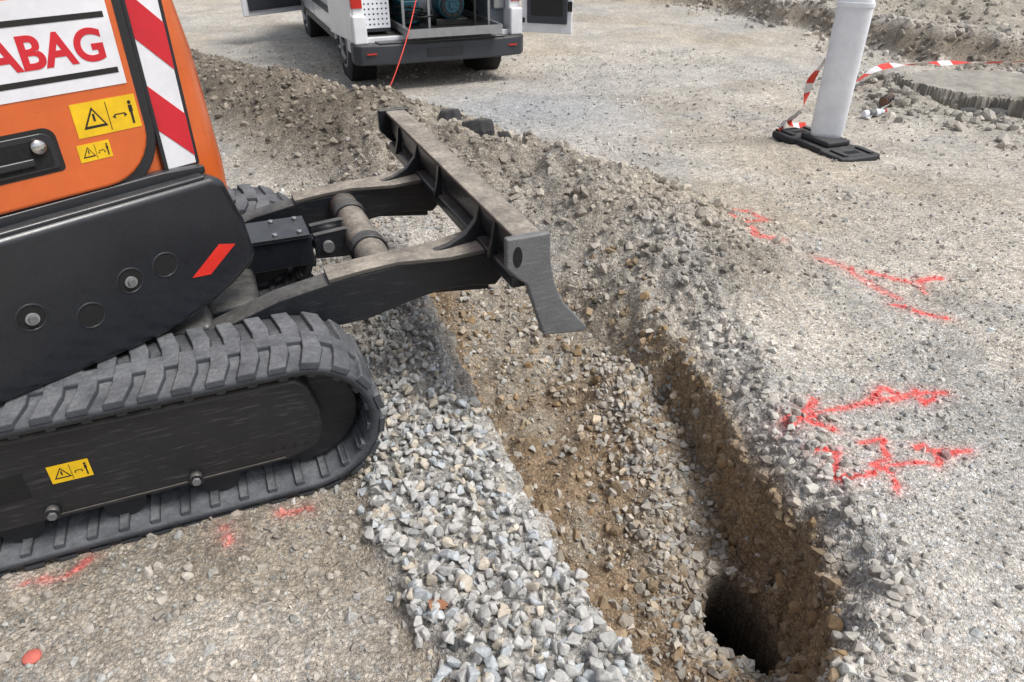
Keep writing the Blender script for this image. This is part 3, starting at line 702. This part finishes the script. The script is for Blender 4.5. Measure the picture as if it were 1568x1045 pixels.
for z in (.93,1.25): box('rack_rail',-.40,.59,-.85,-.825,z,z+.03,STEEL,VN)
box('perforated_panel',-.80,-.50,-.70,-.69,.62,1.15,PLAS,VN,.003)
for i in range(6):
    for j in range(9): cyl('perforation',(-.765+i*.046,-.7008,.66+j*.05),(-.765+i*.046,-.7015,.66+j*.05),.010,INK,VN,8)
box('drawer_box',-.80,-.5,-.69,.4,.58,1.2,BUMP,VN,.01);box('blue_box',-.35,-.14,-.6,-.2,.62,.86,TEAL,VN,.02)
box('side_cabinet',.64,.84,-.7,.5,.58,1.15,LINER,VN,.01);box('cable_reel',.66,.80,-.76,-.71,.75,.95,STEEL,VN,.02)
def hz(x,y,o=0): return float(H(np.array([x]),np.array([y]))[0])+o
def tube(name,pts,r,mat,parent=None):
    cu=bpy.data.curves.new(name,'CURVE');cu.dimensions='3D';sp=cu.splines.new('NURBS');sp.points.add(len(pts)-1)
    for p,q in zip(sp.points,pts): p.co=(*q,1)
    sp.use_endpoint_u=True;sp.order_u=3;cu.bevel_depth=r;cu.bevel_resolution=3;cu.materials.append(mat)
    ob=bpy.data.objects.new(name,cu);sc.collection.objects.link(ob);ob.parent=parent;return ob
random.seed(3)
for q in range(5):
    c0=(random.uniform(-.30,-.05),random.uniform(-.8,-.5))
    tube('hose_coil',[(c0[0]+.10*math.cos(t*.8),c0[1]+.08*math.sin(t*.8),.64+.008*t+.02*q) for t in range(14)],.011,INK,VN)
tube('air_hose',[(-.95,8.7,1.05),(-1.0,8.15,.72),(-1.06,7.92,.48),(-1.12,7.75,.30),(-1.20,7.6,.10),(-1.30,7.45,hz(-1.30,7.45,.01)),(-1.5,7.4,hz(-1.5,7.4,.01)),(-1.7,7.45,hz(-1.7,7.45,.01))],.006,TAPER)
# ------------------------------------------------------------------ warning beacon + foot
BC=empty('traffic_beacon',(2.49,5.70,hz(2.49,5.70)-.005),R(-69.6))
fp=[(-.43,-.12),(-.40,-.19),(-.18,-.19),(-.14,-.16),(.14,-.16),(.18,-.19),(.40,-.19),(.43,-.12),(.43,.12),(.40,.19),(.18,.19),(.14,.16),(-.14,.16),(-.18,.19),(-.40,.19),(-.43,.12)]
ext('rubber_foot',fp,.0,.055,RUBP,BC,.012,plane='xy')
ext('foot_raised',[(-.16,-.11),(.16,-.11),(.16,.11),(-.16,.11)],.055,.10,RUBP,BC,.015,plane='xy')
for s in (-1,1):
    ext('foot_handle_hole',[(s*.30-.03,-.06),(s*.30+.03,-.06),(s*.30+.03,.06),(s*.30-.03,.06)],.0555,.0565,DARK,BC,plane='xy')
    for b in (-.12,.12): ext('foot_rib',[(s*.22,b-.02),(s*.38,b-.02),(s*.38,b+.02),(s*.22,b+.02)],.055,.07,RUBP,BC,.005,plane='xy')
PO=empty('post',(0,0,.08),R(69.6-22));PO.parent=BC
pp=[(.125*math.copysign(abs(math.cos(t))**.6,math.cos(t)),.042*math.copysign(abs(math.sin(t))**.8,math.sin(t))) for t in [2*math.pi*i/28 for i in range(28)]]
def sc2(p,k): return [(a*k,b) for a,b in p]
loft('beacon_body',[(0,sc2(pp,.86)),(.05,sc2(pp,.92)),(.07,sc2(pp,.98)),(.98,sc2(pp,1.0)),(1.0,sc2(pp,.96)),(1.03,sc2(pp,.8))],PLAS,PO,.0)
loft('beacon_cap',[(.955,sc2([(a,b*1.15) for a,b in pp],1.04)),(.99,sc2([(a,b*1.15) for a,b in pp],1.04))],PLAS,PO,.004)
def ribbon(name,pts,w,period,parent=None,up=Vector((0,0,1)),tw=0):
    pts=[Vector(p) for p in pts];dense=[]
    for i in range(len(pts)-1):
        p0=pts[max(i-1,0)];p1=pts[i];p2=pts[i+1];p3=pts[min(i+2,len(pts)-1)]
        for j in range(10):
            t=j/10;dense.append(.5*((2*p1)+(-p0+p2)*t+(2*p0-5*p1+4*p2-p3)*t*t+(-p0+3*p1-3*p2+p3)*t**3))
    dense.append(pts[-1]);V=[];F=[];L=0;Ls=[]
    for i,p in enumerate(dense):
        d=(dense[min(i+1,len(dense)-1)]-dense[max(i-1,0)]).normalized()
        s=d.cross(up).normalized();a=tw*i/len(dense)+.5*math.sin(i*.4);u2=s.cross(d)
        q=(s*math.cos(a)+u2*math.sin(a))*w/2
        V+=[p-q,p+q]
        if i: L+=(p-dense[i-1]).length
        Ls.append(L)
    F=[(2*i,2*i+1,2*i+3,2*i+2) for i in range(len(dense)-1)]
    ob=mk(name,V,F,TAPEW,parent,0,True);ob.data.materials.append(TAPER)
    for i,p in enumerate(ob.data.polygons): p.material_index=int(Ls[i]/period)%2
    return ob
ribbon('barrier_tape',[(3.5,7.8,hz(3.5,7.8,.05)),(3.95,8.1,hz(3.95,8.1,.14)),(4.5,8.35,hz(4.5,8.35,.20)),(5.0,8.5,hz(5,8.5,.22)),(6.0,8.6,hz(6,8.6,.25)),(7.2,8.5,.5)],.085,.18)
ribbon('barrier_tape',[(2.40,5.77,.62),(2.34,5.85,.45),(2.36,5.95,.20),(2.28,6.0,.10),(2.25,6.05,.03),(2.22,5.98,.02)],.06,.10,None,Vector((0,1,0)),2)
ribbon('barrier_tape',[(2.33,5.9,.2),(2.28,5.95,.12),(2.36,6.05,.05),(2.5,6.15,.02)],.05,.11,None,Vector((0,1,0)),1)
ribbon('barrier_tape',[(3.3,6.75,hz(3.3,6.75,.02)),(3.42,6.9,hz(3.42,6.9,.03)),(3.55,7.0,hz(3.55,7,.03)),(3.72,7.2,hz(3.72,7.2,.02))],.05,.14)
BT=empty('plastic_bottle',(3.38,6.85,hz(3.38,6.85,.035)),R(15))
cyl('bottle_body',(-.10,0,0),(.08,0,.005),.034,PLAS,BT,20,bevel=.012);cyl('bottle_neck',(.08,0,.005),(.14,.01,.01),.030,PLAS,BT,16,r2=.012)
cyl('bottle_label',(-.05,0,.001),(.03,0,.004),.0348,WORN,BT,20);cyl('bottle_cap',(.14,.01,.01),(.16,.012,.012),.015,REDP,BT,12)
PB=empty('rusty_pipe',(3.62,7.12,hz(3.62,7.12,.04)),R(50))
cyl('pipe',(-.11,0,0),(.11,0,.01),.04,simple('rust',(.16,.09,.06),.8,scale=30,bump=.6),PB,20)
for q in range(4): cyl('pipe_ring',(-.08+.05*q,0,0),(-.06+.05*q,0,.002),.047,ASPH,PB,20)
def rock_slab(name,pts,z0,th,mat,step=.03,amp=.012,edge=.05,tilt=(0,0)):
    P=np.array(pts);cx,cy=P.mean(0);x0,y0=P.min(0)-.15;x1,y1=P.max(0)+.15
    xs=np.arange(x0,x1,step);ys=np.arange(y0,y1,step);A,B=np.meshgrid(xs,ys)
    ins=np.zeros(A.shape,bool);j=len(P)-1
    for i in range(len(P)):
        xi,yi=P[i];xj,yj=P[j];c_=((yi>B)!=(yj>B))&(A<(xj-xi)*(B-yi)/(yj-yi+1e-12)+xi);ins^=c_;j=i
    d=dpoly(A,B,[tuple(p) for p in P]+[tuple(P[0])]);d=np.where(ins,d,-d)+edge*1.4*fbm(A,B,4.5,3,201)+edge*.8*fbm(A,B,12,3,208)
    top=z0+th*ss(-.005,.03,d)+amp*fbm(A,B,9,4,203)*ss(0,.05,d)+.02*fbm(A,B,2,2,204)+tilt[0]*(A-cx)+tilt[1]*(B-cy)+.35*th*(ss(.0,.02,d-.07-.05*fbm(A,B,5,2,206))-1)*ss(-.2,.3,fbm(A,B,2.2,2,207))
    top=np.where(d<-.005,z0-.15,top)
    n,m=A.shape;i=(np.arange(n-1)[:,None]*m+np.arange(m-1)[None,:])
    F=np.stack([i,i+1,i+1+m,i+m],-1).reshape(-1,4)
    keep=(d.ravel()[F]>-.04).any(1);F=F[keep]
    return np_mesh(name,np.c_[A.ravel(),B.ravel(),top.ravel()],F,None,mat,False)
rock_slab('concrete_slab',[(3.95,7.95),(3.98,7.35),(4.22,7.02),(4.55,6.95),(4.85,6.62),(5.4,6.60),(6.4,6.25),(6.7,7.4),(5.9,8.0),(5.2,7.9),(4.6,8.2)],-.11,.205,SLABM,.020,.016,.075,(.02,.0))
for i,(px_,py_,s_) in enumerate([(4.30,6.90,.09),(4.50,6.80,.13),(4.76,6.62,.10),(5.0,6.50,.14),(5.35,6.42,.12),(5.75,6.3,.12)]):
    rock_slab('asphalt_chunk',[(px_-s_,py_-s_*.5),(px_+s_*.3,py_-s_*.7),(px_+s_,py_-s_*.1),(px_+s_*.6,py_+s_*.7),(px_-s_*.7,py_+s_*.6)],hz(px_,py_,-.01),.055+.02*(i%3),ASPH,.012,.012,.03,(.05,.15))
for i,(px_,py_,s_) in enumerate([(-.24,4.90,.13),(-.42,5.05,.09),(-.06,4.92,.08)]):
    rock_slab('asphalt_lump',[(px_-s_,py_-s_*.5),(px_+s_*.3,py_-s_*.7),(px_+s_,py_-s_*.1),(px_+s_*.6,py_+s_*.7),(px_-s_*.7,py_+s_*.6)],hz(px_,py_,.0),.075,ASPH,.010,.012,.03,(.1,-.2))
bigx=np.array([.40,.62,.20,.27,.66,.16,.71,.95,1.05,.90]);bigy=np.array([1.62,1.72,2.05,2.45,2.15,1.85,1.5,4.6,4.2,4.95])
stones('loose_rocks',bigx,bigy,H(bigx,bigy)+.01,np.array([.035,.03,.022,.025,.026,.02,.025,.03,.035,.04]),tones(10,(.44,.40,.34),.1),T_RND)
sphere('red_plastic_cap',(-1.25,1.15,hz(-1.25,1.15,.006)),.023,CORK,None,(1,1,.5))
V=[];F=[]
for i in range(9):
    t=i/8;wd=.020*math.sin(math.pi*min(1,t+.02))*(1+.5*(i%2))+.002
    V+=[(-.04+.08*t,-wd,.012*math.sin(t*5)),(-.04+.08*t,0,.004*math.sin(t*9)),(-.04+.08*t,wd,.016*math.cos(t*4))]
for i in range(8): F+=[(3*i,3*i+1,3*i+4,3*i+3),(3*i+1,3*i+2,3*i+5,3*i+4)]
lf=mk('dry_leaf',V,F,LEAF,None,0,True);lf.location=(-.2,1.28,hz(-.2,1.28,.03));lf.rotation_euler=(.2,.1,1.1)
# ------------------------------------------------------------------ light, sky, camera
az=R(112);el=R(58)
wd=bpy.data.worlds.new('World');sc.world=wd;wd.use_nodes=True;nt=wd.node_tree
bg=nt.nodes['Background'];sky=nt.nodes.new('ShaderNodeTexSky');sky.sky_type='NISHITA';sky.sun_disc=False
sky.sun_elevation=el;sky.sun_rotation=az;sky.dust_density=3.0;sky.ozone_density=.6;sky.air_density=1.0
hsn=nt.nodes.new('ShaderNodeHueSaturation');hsn.inputs['Saturation'].default_value=.48
nt.links.new(sky.outputs[0],hsn.inputs['Color']);nt.links.new(hsn.outputs[0],bg.inputs[0]);bg.inputs[1].default_value=.15
sl=bpy.data.lights.new('sun','SUN');sl.energy=2.75;sl.angle=R(22);sl.color=(1,.98,.945)
so=bpy.data.objects.new('sun',sl);sc.collection.objects.link(so)
d=Vector((math.sin(az)*math.cos(el),math.cos(az)*math.cos(el),math.sin(el)));so.rotation_euler=d.to_track_quat('Z','Y').to_euler()
cam=bpy.data.cameras.new('camera');co=bpy.data.objects.new('camera',cam);sc.collection.objects.link(co);sc.camera=co
cam.sensor_width=36;cam.lens=1100/1568*36;cam.clip_end=500;cam.clip_start=.02
co.location=(0,0,1.7);co.rotation_euler=(R(90-32),0,0)
sc.view_settings.view_transform='Standard';sc.view_settings.look='None';sc.view_settings.exposure=0
